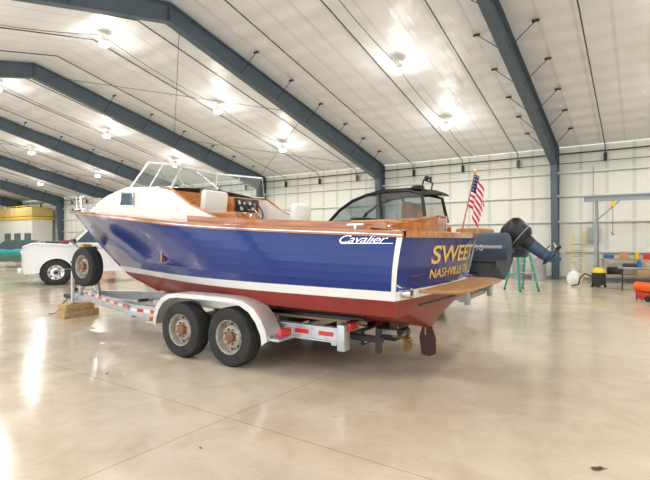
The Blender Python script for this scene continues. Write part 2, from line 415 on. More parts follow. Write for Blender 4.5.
for (x,yb,zt) in st:
    zd=sheer(x).z; R=[]
    R.append((x,yb,zd)); R.append((x,yb-.03,zt-.05)); R.append((x,yb-.06,zt-.012))
    for i in range(1,8):
        c=1-i/4; R.append((x,(yb-.09)*c,zt+.06*(1-c*c)))
    R.append((x,-(yb-.06),zt-.012)); R.append((x,-(yb-.03),zt-.05)); R.append((x,-yb,zd)); rows.append(R)
cbn.loft(rows,CREAM,cap0=True)
for sg in (1,-1):
    y0,y1=sorted((sg*1.12,sg*1.07))
    cbn.prism([(1.22,1.85),(1.22,2.38),(.95,2.33),(.55,2.10),(.12,1.93),(-.05,1.85),(-.05,1.78)],y0,y1,CREAM)
    cbn.tube([(1.22,sg*1.095,2.40),(.95,sg*1.095,2.35),(.55,sg*1.095,2.11),(.12,sg*1.095,1.94),(-.05,sg*1.095,1.86)],.016,VARN,6)
    xa,xb2=1.84,2.24
    def P(x,z):
        yb=interp([(a[0],a[1]) for a in reversed(st)],x); return (x,sg*(yb-.015+.012),z)
    cbn.add([P(xa,2.14),P(xb2,2.16),P(xb2-.02,2.36),P(xa+.02,2.34)],[(0,1,2,3)],CARGLASS)
    cbn.tube([P(xa,2.14),P(xb2,2.16),P(xb2-.02,2.36),P(xa+.02,2.34)],.014,CHROME,6,closed=True)
cbn.box((1.22,.68,1.82),(.03,.78,1.1),VARN); cbn.box((1.22,-.68,1.82),(.03,.78,1.1),VARN); cbn.box((1.22,0,2.38),(.03,.6,.1),VARN)
cbn.box((1.45,0,1.7),(.02,.6,.95),VARND)
cbn.box((3.0,0,2.475),(.5,.5,.05),VARN,.01)
cbn.box((3.0,0,2.505),(.42,.42,.012),DGLASS)
cbn.finish(30)
w=B('windshield',None,boat)
WF=mat('windshield_frame',(.84,.83,.81),.25,.5)
b0={1:(2.15,.95,2.43),0:(2.32,0,2.53),-1:(2.15,-.90,2.43)}
t0={1:(1.86,.81,2.86),0:(1.98,0,2.92),-1:(1.86,-.76,2.86)}
for sg in (1,-1):
    q=[b0[sg],b0[0],t0[0],t0[sg]]
    w.add(q,[(0,1,2,3)],GLASS); w.tube(q,.021,WF,8,closed=True)
    q=[b0[sg],(.98,sg*1.05,2.38),(.92,sg*.92,2.73),t0[sg]]
    w.add(q,[(0,1,2,3)],GLASS); w.tube(q,.018,WF,8,closed=True)
    w.tube([(1.6,sg*.99,2.42),(1.42,sg*.86,2.80)],.01,WF,6)
    w.box((b0[sg][0],b0[sg][1],b0[sg][2]),(.1,.06,.04),VARN,.008)
    w.tube([(b0[sg][0],b0[sg][1],2.425),(b0[0][0],0,2.525)],.022,VARN,6)
    w.tube([(1.5,sg*.4,2.52),(1.98,sg*.25,2.9)],.009,CHROME,6)
w.finish()
r=B('bow_rail',None,boat)
for sg in (1,-1):
    pts=[]
    for x,hh in ((3.0,.10),(3.2,.24),(3.6,.29),(4.0,.30),(4.5,.31),(4.9,.31),(5.15,.30)):
        v=sheer(x); pts.append((x,sg*max(v.y-.10,.05),v.z+hh))
    r.tube([(2.95,sg*(sheer(2.95).y-.10),sheer(2.95).z+.03)]+pts,.010,CHROME,8)
    for q in (3,5): r.tube([pts[q],(pts[q][0]-.03,pts[q][1],pts[q][2]-.28)],.008,CHROME,6)
    for x in (-2.2,3.9):
        v=sheer(x)
        r.tube([(x-.1,sg*(v.y-.12),v.z+.07),(x+.1,sg*(v.y-.12),v.z+.07)],.012,CHROME,6); r.tube([(x,sg*(v.y-.12),v.z+.01),(x,sg*(v.y-.12),v.z+.07)],.016,CHROME,6)
r.tube([(5.15,.06,2.50),(5.2,0,2.50),(5.15,-.06,2.50)],.010,CHROME,8)
r.tube([(5.18,0,2.22),(5.2,0,2.50)],.009,CHROME,6)
r.box((5.18,0,2.26),(.4,.1,.05),CHROME,.015); r.lathe([(.001,-.04),(.035,-.04),(.02,0),(.035,.04),(.001,.04)],BLACK,(5.42,0,2.25),(0,1,0),14)
for sg in (1,-1): r.tube([(3.4,sg*.5,2.36),(3.35,sg*.5,2.43),(2.6,sg*.62,2.52),(2.55,sg*.62,2.47)],.012,CHROME,6)
r.finish()
hs=B('helm_and_seats',None,boat)
hs.box((1.08,-.55,2.16),(.22,.72,.36),VARN,.03)
hs.box((.965,-.55,2.2),(.015,.6,.24),BLACK,.004)
for i,(yy,zz) in enumerate(((-.75,2.25),(-.62,2.25),(-.48,2.25),(-.35,2.25),(-.7,2.15),(-.4,2.15))):
    hs.lathe([(.001,.0),(.036,.0),(.042,-.006),(.044,.01)],CHROME,(.955,yy,zz),(-1,0,0),16); hs.lathe([(.001,.003),(.022,.003)],WHITE,(.955,yy,zz),(-1,0,0),16)
cw=Vector((.78,-.55,2.12)); ax=Vector((-.85,0,.5)).normalized(); u=Vector((0,1,0)); vv=ax.cross(u)
hs.tube([cw+(u*math.cos(a)+vv*math.sin(a))*.19 for a in [2*math.pi*i/24 for i in range(24)]],.013,BLACK,8,closed=True)
for a in (0,2.1,4.2): hs.tube([cw,cw+(u*math.cos(a)+vv*math.sin(a))*.19],.01,CHROME,6)
hs.tube([cw,cw-ax*.22],.02,CHROME,8)
def seat(x,y,z,fw=.5):
    hs.box((x,y,z),(.48,fw,.13),VINYL,.04); hs.box((x-.24,y,z+.27),(.12,fw,.48),VINYL,.045,(0,-.12,0))
    hs.box((x,y,(z+1.22)/2-.03),(.4,fw*.85,z-1.22-.06),VARN,.01)
seat(1.0,.44,1.86); seat(.05,-.55,1.68,.46)
hs.box((.15,.65,1.62),(.5,.5,.75),VARN,.02)
hs.box((-1.0,0,1.5),(1.2,.9,.50),VARN,.04); hs.box((-1.0,0,1.76),(1.24,.94,.05),VINYL,.02)
hs.box((-2.05,-.1,1.5),(.5,1.7,.5),VARN,.03); hs.box((-2.05,-.1,1.79),(.5,1.68,.1),TAN,.04)
pts=[]; XC=-1.90
for i in range(15):
    a=math.pi*i/14-math.pi/2
    ca,sa=math.cos(a),math.sin(a)
    pts.append((XC-.76*abs(ca)**.7,-.14+.96*math.copysign(abs(sa)**.8,sa)))
rows=[]
for i,(x,y) in enumerate([(-1.35,-1.10)]+pts):
    nx,ny=x-XC,y+.14; L=math.hypot(nx,ny) or 1; k=.045/L; zt=1.90 if i<9 else 1.90-.03*(i-8)
    rows.append([(x,y,1.62),(x,y,zt-.01),(x-nx*k,y-ny*k,zt),(x-nx*k,y-ny*k,1.62)])
hs.loft(rows,VARN,closed=True,cap0=True,cap1=True)
hs.tube([((R[1][0]+R[2][0])/2,(R[1][1]+R[2][1])/2,R[2][2]+.005) for R in rows],.026,VARN,8)
hs.finish(30)
lt=B('lettering_and_trim',None,boat)
vs,fs=text_geo('Cavalier',.118,shear=.55,offset=-.0005,spacing=.92)
wd=max(v.x for v in vs); sc_x=.60/wd
def hullpt(x,z,off):
    lo,hi=0,1
    for _ in range(24):
        p=(lo+hi)/2; x0=LV['w1']['x0']*(1-p)+LV['s']['x0']*p; xe=LV['w1']['xe']*(1-p)+LV['s']['xe']*p
        s=(x-x0)/(xe-x0); v=top(max(0,min(1,s)),p)
        if v.z<z: lo=p
        else: hi=p
    return (x,v.y+off,z)
lt.add([hullpt(-2.05-v.x*sc_x,1.57+v.y,.016+v.z) for v in vs],fs,CHROME)
lt.add([hullpt(x,z,.018) for (x,z) in ((-2.10,1.560),(-2.70,1.564),(-2.70,1.569),(-2.10,1.567))],[(0,1,2,3)],CHROME)
for (body,size,yc,zc,wid,off) in (('SWEET',.29,-.26,1.335,1.86,.004),('NASHVILLE TN',.15,-.16,1.165,1.60,.0015)):
    vs,fs=text_geo(body,size,offset=off,extrude=.002); wd=max(v.x for v in vs); k=wid/wd
    lt.add([(tx(yc+wid/2-v.x*k,zc+v.y)-.008-v.z,yc+wid/2-v.x*k,zc+v.y) for v in vs],fs,GOLD)
for sg in (1,-1):
    rows=[]
    for i in range(9):
        p=i/8; a=top(0,p); c2=top(.0065,p); rows.append([(a.x-.008,sg*(a.y+.012),a.z),(c2.x,sg*(c2.y+.014),c2.z)])
    lt.loft(rows,CREAM)
    lt.lathe([(.03,.0),(.03,.09),(.055,.09),(.055,0)],CHROME,(tx(sg*1.15,1.05),sg*1.15,1.05),(-1,0,0),16)
lt.tube([(4.32,0,1.46),(4.42,0,1.42),(4.36,0,1.52)],.012,CHROME,6)
lt.finish()
sp=B('swim_platform',None,boat)
for i in range(6):
    x=-2.87-.07*i; wy=1.02-.016*i*i*.5
    sp.box((x,0,1.06),(.058,2*wy,.028),TEAK,.006)
for y in (-.8,-.3,.3,.8):
    sp.box((-3.02,y,1.035),(.44,.05,.03),TEAK)
    sp.tube([(-3.15,y,1.02),(tx(y,1.07)+.02,y,.88)],.012,DARK,6)
sp.tube([(-2.83,1.02,1.06),(-3.1,.98,1.06),(-3.26,.82,1.06),(-3.28,0,1.06),(-3.26,-.82,1.06),(-3.1,-.98,1.06),(-2.83,-1.02,1.06)],.02,TEAK,8)
sp.finish()
rg=B('propeller_and_rudder',None,boat)
rg.prism([(-2.50,.54),(-2.60,.54),(-2.66,.36),(-2.66,.17),(-2.58,.13),(-2.48,.15),(-2.45,.36)],-.018,.018,RUDD)
rg.tube([(-2.53,0,.40),(-2.53,0,.60)],.022,BRONZE,8)
rg.tube([(-1.2,0,.52),(-2.30,0,.31)],.018,BRONZE,8)
rg.prism([(-2.02,.54),(-2.15,.54),(-2.15,.32),(-2.08,.32)],-.012,.012,BRONZE)
rg.lathe([(.001,.08),(.03,.05),(.04,-.02),(.03,-.06),(.001,-.06)],BRONZE,(-2.28,0,.315),(-1,0,-.18),14)
for a in (0.3,2.39,4.49):
    c=Vector((-2.28,0,.315)); e=Vector((0,math.cos(a),math.sin(a))); f=Vector((0,-math.sin(a),math.cos(a)))
    R=[]
    for (rr_,hw,tw) in ((.03,.03,.8),(.09,.07,.6),(.14,.075,.45),(.165,.035,.4)):
        R.append([c+e*rr_+f*hw+Vector((tw*hw,0,0)),c+e*rr_,c+e*rr_-f*hw-Vector((tw*hw,0,0))])
    rg.loft(R,BRONZE)
rg.finish()

fg=B('american_flag',MBT)
base=Vector((-2.74,-.98,1.70)); tip=Vector((-2.92,-1.02,2.56)); stv=(tip-base)
fg.tube([base,tip],.011,VARN,8); fg.ball(tip,.022,GOLD,10)
def fpt(a,bb):
    hp=base+stv*(.94-.50*(1-bb))
    outx=.22*(a**.8); down=.38*a*a+.06*a
    fold=.035*math.sin(a*13+bb*2.2)*min(1,a*4)
    dirv=Vector((-.80,.45,0)); nrm=Vector((.45,.80,0))
    return hp+dirv*outx*(.85+.12*bb)+nrm*fold+Vector((0,0,-down))
NA=40
for j in range(13):
    b0_,b1_=1-(j+1)/13,1-j/13
    for i in range(NA):
        a0,a1=i/NA,(i+1)/NA
        m=FBLU if (j<7 and i<NA*.4) else (FRED if j%2==0 else FWHT)
        fg.add([fpt(a0,b0_),fpt(a1,b0_),fpt(a1,b1_),fpt(a0,b1_)],[(0,1,2,3)],m)
for j in range(5):
    for i in range(6):
        a=(.03+.062*i); bb=1-(.05+.1*j); nrm=Vector((.45,.80,0))
        for sgn in (1,-1):
            q=[fpt(a+da,bb+db)+nrm*.003*sgn for (da,db) in ((-.012,0),(0,-.02),(.012,0),(0,.02))]; fg.add(q,[(0,1,2,3)],FWHT)
fg.finish(60,recalc=False)

# ------------------------------------------------------------ wheels
def wheel(b,c,r,w,out,X=None,rim=RIM,hub=RUST,tire=TIRE,holes=8):
    o=Vector(c); ax=(0,out,0)
    b.lathe([(r*.56,-w/2),(r*.8,-w*.52),(r*.95,-w*.46),(r,-w*.34),(r,-w*.1),(r*.985,-w*.08),(r*.985,-w*.05),(r,-w*.03),(r,w*.1),(r*.985,w*.12),(r*.985,w*.15),(r,w*.17),(r,w*.34),(r*.95,w*.46),(r*.8,w*.52),(r*.60,w*.48),(r*.56,w*.42)],tire,o,ax,36,X)
    b.lathe([(r*.56,-w/2),(r*.2,-w*.4),(.001,-w*.4)],DARK,o,ax,24,X)
    b.lathe([(r*.58,w*.47),(r*.555,w*.46),(r*.53,w*.38),(r*.51,w*.12),(r*.46,w*.10),(r*.36,w*.26),(r*.24,w*.28),(r*.22,w*.2),(.001,w*.2)],rim,o,ax,32,X)
    b.lathe([(r*.17,w*.2),(r*.17,w*.42),(r*.12,w*.5),(.001,w*.52)],hub,o,ax,16,X)
    for k in range(holes):
        a=2*math.pi*k/holes; d=Vector((math.cos(a),0,math.sin(a)))
        b.lathe([(.001,0),(r*.055,0)],BLACK,o+d*r*.43+Vector((0,out*w*.185,0)),(d*(.55)+Vector((0,out,0))),10,X)
        a+=.4; d=Vector((math.cos(a),0,math.sin(a)))
        b.lathe([(.001,.02),(r*.03,.02),(r*.03,-.01)],hub,o+d*r*.26+Vector((0,out*w*.28,0)),(0,out,0),6,X)

def trailer(name,M,full=True):
    b=B(name,M)
    for sg in (1,-1):
        for (a,c) in (((-1.9,sg*.92,.50),(2.0,sg*.92,.50)),((2.0,sg*.92,.50),(4.7,sg*.07,.47))):
            b.bar(a,c,.02,.16,GALV)
            for dz in (-.08,.08): b.bar((a[0],a[1],a[2]+dz),(c[0],c[1],c[2]+dz),.09,.014,GALV)
        b.box((-1.93,sg*.92,.48),(.10,.14,.30),GALV,.01)
        n=11
        for i in range(n):
            t=i/n; x0=2.0+2.5*t; x1=x0+.2; f=lambda x:.92+(x-2)*(.07-.92)/2.7
            if full: b.add([(x0,sg*(f(x0)+.05),.558),(x1,sg*(f(x1)+.05),.558),(x1,sg*(f(x1)+.05),.515),(x0,sg*(f(x0)+.05),.515)],[(0,1,2,3)],LENSR if i%2==0 else WHITE)
        for i in range(6):
            x0=1.0+.16*i; b.box((x0+.08,sg*.933,.5),(.16,.008,.05),LENSR if i%2==0 else WHITE)
        for x0 in (-1.7,-1.35): b.box((x0,sg*.933,.5),(.2,.008,.05),LENSR)
        for x in (.45,-.45):
            wheel(b,(x,sg*1.14,.376),.376,.235,sg)
            b.tube([(x,0,.36),(x,sg*1.05,.36)],.035,DARK,8)
            b.bar((x-.35,sg*.85,.38),(x,sg*.85,.33),.06,.03,DARK); b.bar((x,sg*.85,.33),(x+.35,sg*.85,.38),.06,.03,DARK)
        prof=[(.97,.44),(.95,.56),(.90,.68),(.80,.79),(.66,.855),(.5,.875),(0,.88),(-.5,.875),(-.72,.85),(-.88,.78),(-1.0,.66),(-1.08,.52),(-1.10,.40)]
        inn=[(x*.975,z-.014) for x,z in prof]
        y0,y1=sg*1.0,sg*1.285
        b.loft([[(x,y0,z) for x,z in prof],[(x,y1,z) for x,z in prof],[(x,y1,z) for x,z in inn],[(x,y0,z) for x,z in inn]],ALU)
        lip=[(x*.93,z-.055) for x,z in prof]
        b.loft([[(x,y1,z) for x,z in prof],[(x,y1+sg*.006,z) for x,z in lip]],ALU)
        b.loft([[(x,y0,z) for x,z in prof],[(x,y0,z) for x,z in [(x*.55,z*.55+.2) for x,z in prof]]],ALU)
        for x in (1.07,-1.18): b.box((x,sg*1.11,.42),(.16,.3,.03),GALV,.004)
        for x in (.98,-1.09): b.bar((x,sg*.9,.44),(x,sg*1.25,.44),.05,.04,GALV)
        b.box((-1.24,sg*1.12,.5),(.05,.2,.1),LENSR,.01)
        b.box((1.14,sg*1.18,.46),(.03,.09,.05),LENSO,.008)
        b.box((-.4,sg*.6,.645),(3.3,.10,.05),BLACK,.008,(sg*.22,0,0))
        b.box((-.4,sg*.6,.605),(3.3,.09,.035),RAWOOD,0,(sg*.22,0,0))
        for x in (-1.7,-.7,.3,1.1): b.box((x,sg*.6,.5),(.06,.06,.22),GALV)
        b.box((-1.99,sg*.80,.60),(.04,.2,.09),LENSR,.01); b.box((-1.965,sg*.80,.60),(.03,.23,.12),BLACK,.01)
    for x in (-1.8,-.95,.95,2.0): b.bar((x,-.92,.41),(x,.92,.41),.07,.08,GALV)
    b.bar((3.3,-.5,.40),(3.3,.5,.40),.07,.07,GALV)
    b.bar((1.9,0,.40),(5.25,0,.40),.09,.10,GALV)
    for x in (-1.8,.95,2.0,2.9):
        b.tube([(x,-.1,.48),(x,.1,.48)],.03,BLACK,12); b.box((x,0,.455),(.05,.28,.03),GALV)
    b.bar((5.2,0,.40),(5.48,0,.40),.10,.08,DARK); b.ball((5.5,0,.40),(.07,.06,.05),DARK,12)
    b.bar((4.95,0,.45),(4.76,0,1.36),.08,.08,GALV); b.bar((4.3,0,.45),(4.78,0,1.2),.06,.06,GALV)
    b.box((4.74,0,1.40),(.28,.16,.10),DARK,.02); b.tube([(4.76,-.09,1.45),(4.76,.09,1.45)],.07,STRAP,14)
    b.tube([(4.76,.09,1.45),(4.76,.17,1.45),(4.9,.17,1.55),(4.9,.26,1.55)],.013,CHROME,6)
    b.tube([(4.58,-.1,1.42),(4.58,.1,1.42)],.05,BLACK,12)
    b.tube([(5.08,.10,.29),(5.08,.10,.95)],.035,GALV,10); b.tube([(5.08,.10,.95),(5.08,.10,1.0),(5.08,.28,1.0)],.012,CHROME,6)
    b.box((5.08,.10,.285),(.16,.16,.02),GALV)
    return b
b=trailer('boat_trailer',MBT)
wheel(b,(3.72,.60,1.11),.365,.22,1)
b.bar((3.6,.42,.52),(3.70,.46,1.11),.05,.05,GALV); b.bar((3.70,.42,1.11),(3.72,.55,1.11),.06,.06,GALV)
b.box((-1.97,.35,.42),(.03,.40,.20),BLACK,.01); b.box((-1.99,.35,.42),(.008,.3,.14),WHITE)
b.box((-1.95,-.35,.36),(.35,.45,.20),DARK,.02); b.bar((-1.8,.55,.42),(-2.25,.55,.42),.07,.07,DARK); b.bar((-2.2,.55,.26),(-2.2,.55,.55),.06,.06,DARK)
b.bar((-1.8,.0,.40),(-2.3,.0,.42),.09,.06,GALV); b.tube([(-2.28,-.12,.44),(-2.28,.12,.44)],.04,BLACK,12)
for sg in (1,-1):
    pts_=[(5.3,sg*.06,.38),(5.42,sg*.12,.25),(5.5,sg*.16,.12),(5.6,sg*.2,.03),(5.75,sg*.24,.015)]
    b.tube(pts_,.011,DARK,6)
b.finish()
bl=B('wood_blocks',MBT)
bl.box((5.05,.0,.07),(.3,.75,.14),RAWOOD,.008); bl.box((5.08,.02,.205),(.3,.62,.13),RAWOOD,.008); bl.finish()

# ------------------------------------------------------------ second boat
MR=MBT@Matrix.Translation((-.25,-4.6,0))
rib=empty('rigid_inflatable_boat',MR)
t_=B('inflatable_tube',None,rib)
path=[(-2.65,1.0,1.47),(-2.4,1.0,1.47),(-1,1.02,1.48),(1,1.02,1.52),(2.4,.95,1.62),(3.3,.75,1.74),(3.9,.42,1.85),(4.15,0,1.9)]
full=path+[(x,-y,z) for x,y,z in reversed(path[:-1])]
def smooth(P,k=4):
    out=[]
    for i in range(len(P)-1):
        for j in range(k):
            t=j/k
            def cr(a,b,c,d): return .5*((2*b)+(-a+c)*t+(2*a-5*b+4*c-d)*t*t+(-a+3*b-3*c+d)*t**3)
            p0=P[max(i-1,0)];p1=P[i];p2=P[i+1];p3=P[min(i+2,len(P)-1)]
            out.append(tuple(cr(p0[n],p1[n],p2[n],p3[n]) for n in range(3)))
    out.append(P[-1]); return out
sp_=smooth(full); rad=[.27]*len(sp_)
for i,k in enumerate((.08,.2,.255)): rad[i]=k; rad[-1-i]=k
t_.tube(sp_,rad,NAVY,18)
t_.tube([(p[0],p[1]+.27,p[2]) for p in sp_ if p[1]>.6][3:],.03,GREYP,8)
vs,fs=text_geo('2990',.16); t_.add([(-1.9-v.x,1.285,1.40+v.y) for v in vs],fs,WHITE)
t_.finish()
hb=B('hull',None,rib)
rows=[]
for (x,yc,zc,zk) in ((-2.35,.85,1.15,.78),(0,.86,1.15,.78),(1.8,.8,1.2,.80),(3.0,.55,1.32,.92),(3.7,.25,1.5,1.2),(4.05,.03,1.7,1.6)):
    rows.append([(x,-yc*.98,zc+.25),(x,-yc,zc),(x,0,zk),(x,yc,zc),(x,yc*.98,zc+.25)])
hb.loft(rows,NAVY,cap0=True)
hb.box((-2.3,0,1.35),(.08,1.6,.6),NAVY,.02); hb.box((.3,0,1.40),(5.0,1.6,.04),GREYP)
hb.finish()
ph=B('pilothouse',None,rib)
XP=Matrix.Translation((.25,0,0))
PF=[(1.25,2.0),(.95,2.30),(.62,2.50),(.25,2.62),(-.2,2.67),(-.75,2.67),(-1.05,2.58),(-1.16,2.0)]
for sg in (1,-1):
    y0,y1=sorted((sg*.74,sg*.70))
    ph.prism([(1.9,1.42),(1.5,1.95),(1.05,2.02),(-1.1,2.0),(-1.1,1.42)],y0,y1,NAVY,X=XP)
    ph.tube([(x,sg*(.74-(z-2)*.12),z) for x,z in PF],.038,BLACK,8,X=XP)
    for xx,zt in ((-.15,2.66),): ph.bar((xx,sg*.74,2.0),(xx+.10,sg*.66,zt),.05,.05,BLACK,X=XP)
    ph.bar((1.2,sg*.735,2.02),(-1.14,sg*.735,2.02),.05,.06,BLACK,X=XP)
    poly=[(x,sg*(.735-(z-2)*.12),z) for x,z in PF]
    ph.add(poly,[tuple(range(len(poly)))],DGLASS,X=XP)
rows=[]
for x,z in [(1.9,1.45),(1.5,1.95),(1.25,2.0)]: rows.append([(x,-.7,z),(x,0,z+.04),(x,.7,z)])
ph.loft(rows,NAVY,X=XP)
ph.loft([[(x,-(.735-(z-2)*.12),z),(x+.05,0,z+.02),(x,.735-(z-2)*.12,z)] for x,z in PF[:4]],DGLASS,X=XP)
rows=[]
for x,z in ((.35,2.60),(.1,2.68),(-.2,2.72),(-.85,2.72),(-1.2,2.66),(-1.2,2.62),(-.85,2.66),(-.2,2.66),(.1,2.63)):
    rows.append([(x,c*.70,z+.03*(1-c*c)) for c in [-1+i/4 for i in range(9)]])
ph.loft(rows+[rows[0]],BLACK,X=XP)
for y in (-.35,.35):
    ph.box((-.35,y,1.95),(.5,.5,.14),TAN,.04,X=XP); ph.box((-.6,y,2.2),(.12,.5,.5),TAN,.04,X=XP); ph.box((-.35,y,1.68),(.35,.35,.5),GREYP,.02,X=XP)
ph.box((-1.75,0,1.62),(.5,1.3,.45),TAN,.05)
ph.box((.55,0,2.0),(.4,1.2,.25),BLACK,.04,X=XP)
XM=XP
ph.tube([(-.9,.3,2.70),(-.95,.3,2.92)],.018,BLACK,6,X=XM); ph.tube([(-.9,-.3,2.70),(-.95,-.3,2.92)],.018,BLACK,6,X=XM); ph.tube([(-.95,-.3,2.92),(-.95,.3,2.92)],.018,BLACK,6,X=XM)
ph.lathe([(.001,.0),(.14,.0),(.155,.04),(.14,.09),(.07,.11),(.001,.115)],BLACK,(-.7,0,2.74),(0,0,1),20,X=XM)
ph.ball((-.95,.10,2.98),.06,BLACK,X=XM); ph.tube([(-.95,-.15,2.92),(-.95,-.15,3.04)],.03,BLACK,8,X=XM)
ph.tube([(.1,.5,2.66),(.05,.5,2.98)],.008,DARK,6,X=XM)
ph.finish(30)
ob_=B('outboard_motor',None,rib)
XO=Matrix.Translation((-2.66,0,1.64))@Matrix.Rotation(math.radians(50),4,'Y')@Matrix.Scale(.78,4)
def rrect(z,lx,ly,cx,n=20,pw=3.2):
    out=[]
    for i in range(n):
        a=2*math.pi*i/n; ca,sa=math.cos(a),math.sin(a)
        out.append((cx+lx*math.copysign(abs(ca)**(2/pw),ca),ly*math.copysign(abs(sa)**(2/pw),sa),z))
    return out
ob_.loft([rrect(-.12,.24,.17,-.02),rrect(-.02,.32,.225,-.03),rrect(.22,.34,.24,-.04),rrect(.38,.33,.23,-.05),rrect(.48,.27,.19,-.03),rrect(.53,.15,.11,0)],BLACK,closed=True,cap0=True,cap1=True,X=XO)
ob_.loft([rrect(.02,.335,.24,-.03),rrect(.04,.335,.24,-.03)],GREYP,closed=True,X=XO)
ob_.loft([rrect(-.12,.20,.13,-.02),rrect(-.32,.17,.10,-.02)],BLACK,closed=True,X=XO)
ob_.loft([rrect(-.32,.17,.10,-.02),rrect(-.65,.15,.07,-.03),rrect(-.80,.14,.05,-.04)],LEGB,closed=True,cap0=True,cap1=True,X=XO)
ob_.box((-.08,0,-.64),(.42,.24,.02),LEGB,.005,X=XO)
ob_.lathe([(.001,.26),(.04,.2),(.065,.08),(.07,-.1),(.055,-.22),(.045,-.26)],LEGB,(-.06,0,-.83),(1,0,0),16,X=XO)
ob_.prism([(.08,-.86),(-.2,-.86),(-.22,-1.06),(-.12,-1.08)],-.01,.01,LEGB,X=XO)
for a in (.2,2.3,4.4):
    c=Vector((-.36,0,-.83)); e=Vector((0,math.cos(a),math.sin(a))); f=Vector((0,-math.sin(a),math.cos(a)))
    ob_.loft([[c+e*q+f*hw+Vector((hw*.5,0,0)),c+e*q-f*hw-Vector((hw*.5,0,0))] for q,hw in ((.03,.04),(.1,.08),(.17,.08),(.2,.04))],CHROME,X=XO)
ob_.lathe([(.05,.08),(.05,-.06),(.02,-.09),(.001,-.09)],BLACK,(-.36,0,-.83),(1,0,0),14,X=XO)
ob_.box((-2.42,0,1.50),(.2,.4,.35),BLACK,.03); ob_.box((-2.52,0,1.55),(.25,.26,.26),BLACK,.04)
ob_.finish(35)
MT2=MR@Matrix.Translation((.1,0,0))
b=trailer('boat_trailer.001',MT2,False)
for sg in (1,-1):
    for x in (-1.7,.3,1.1): b.box((x,sg*.6,.75),(.06,.06,.3),GALV)
    b.box((-.4,sg*.6,.93),(3.3,.10,.06),BLACK,.008)
b.finish()

# ------------------------------------------------------------ vehicles
def vehicle(name,M,paint,L=4.5,W=1.8,H=1.45,wb=2.7,r=.33,hood=1.0,belt=.95,kind='car'):
    b=B(name,M); hf=L/2; g=.22 if kind=='car' else .42
    xf,xr=wb/2+.05,-wb/2+.05
    ra=r*1.16
    def arch(x): return [(x+ra*math.cos(a),max(r+ra*math.sin(a)*.98,g)) for a in [math.pi*i/10 for i in range(11)]]
    poly=[(hf-.06,g)]+[(p) for p in arch(xf)]+[p for p in arch(xr)]+[(-hf+.05,g),(-hf,g+.3)]
    if kind=='car': poly+=[(-hf+.05,belt),(-hf+.8,belt+.05),(hf-1.3,belt),(hf-.35,hood-.18),(hf,hood-.38),(hf,g+.15)]
    else: poly+=[(-hf,belt),(-.25*L/2-.1,belt),(hf-1.45,belt+.02),(hf-.3,hood),(hf-.02,hood-.12),(hf,hood-.5),(hf,g+.1)]
    nin=len(poly)
    y=W/2
    vs=[]
    for (e,k) in ((-y+.06,0),(-y,1),(y,1),(y-.06,0)):
        for (a,z) in poly:
            if k: vs.append((a*.992,e,g+(z-g)*.97))
            else: vs.append((a,e,z))
    fs=[tuple(range(nin)),tuple(range(3*nin,4*nin))]
    for rI in range(3):
        for i in range(nin): fs.append((rI*nin+i,rI*nin+(i+1)%nin,(rI+1)*nin+(i+1)%nin,(rI+1)*nin+i))
    b.add(vs,fs,paint)
    if kind=='car': gb=[(-hf+.5,belt+.02),(hf-1.35,belt)]; gt=[(-hf+1.1,H),(hf-2.1,H)]
    else: gb=[(-.1*L,belt),(hf-1.42,belt+.02)]; gt=[(-.1*L+.12,H),(hf-2.05,H)]
    yb,yt=y-.08,y-.24
    lo=[(gb[0][0],-yb,gb[0][1]),(gb[1][0],-yb,gb[1][1]),(gb[1][0],yb,gb[1][1]),(gb[0][0],yb,gb[0][1])]
    hi=[(gt[0][0],-yt,gt[0][1]),(gt[1][0],-yt,gt[1][1]),(gt[1][0],yt,gt[1][1]),(gt[0][0],yt,gt[0][1])]
    b.loft([lo,hi],paint,closed=True,cap0=True,cap1=True)
    lo=[Vector(v) for v in lo]; hi=[Vector(v) for v in hi]
    for i in range(4):
        j=(i+1)%4; n=(lo[j]-lo[i]).cross(hi[i]-lo[i]).normalized()*.012
        def Q(u,v): return lo[i].lerp(lo[j],u).lerp(hi[i].lerp(hi[j],u),v)+n
        segs=[(.07,.93)] if i in (1,3) else [(.08,.48),(.52,.9)]
        for (u0,u1) in segs: b.add([Q(u0,.12),Q(u1,.12),Q(u1,.88),Q(u0,.88)],[(0,1,2,3)],CARGLASS)
    for sg in (1,-1):
        for x in (xf,xr):
            wheel(b,(x,sg*(y-.13),r),r,.24,sg,rim=CHROME,hub=DARK)
            b.lathe([(ra*1.0,-.2),(.001,-.2)],BLACK,(x,sg*(y-.12),r),(0,sg,0),20)
        b.box((hf-.04,sg*(y-.25),hood-.33),(.12,.34,.18),CHROME,.03)
        b.box((-hf+.03,sg*(y-.15),belt-.2),(.08,.14,.3),LENSR,.02)
        b.box((hf-1.6,sg*(y+.12),belt+.12),(.12,.2,.2),BLACK,.03)
        b.box((hf-2.3,sg*(y),belt-.12),(.18,.03,.03),BLACK,.008)
    b.box((hf,0,hood-.33),(.06,W*.52,.26),BLACK,.02); b.box((hf+.04,0,g+.12),(.16,W*.96,.22),CHROME if kind!='car' else paint,.04)
    b.box((hf+.04,0,hood-.33),(.03,W*.5,.04),CHROME)
    return b
tb=vehicle('pickup_truck',frame(-8.35,18.45,210),TWHITE,5.9,2.05,2.05,3.75,.45,1.50,1.42,'truck')
tb.box((-1.9,0,1.44),(1.9,1.7,.02),BLACK)
tb.box((-.75,0,1.75),(.05,1.8,.6),BLACK)
tb.finish(30)
vehicle('car',frame(-18.6,28.0,200),CGREEN,4.6,1.85,1.6,2.75,.35,1.05,1.0).finish(30)
vehicle('car.001',frame(-21.5,35.5,160),CGREY,4.6,1.85,1.55,2.75,.34,1.0,.98).finish(30)
vehicle('car.002',frame(-16.6,31.0,185),TREDM,4.8,1.9,1.6,2.8,.36,1.1,1.05).finish(30)
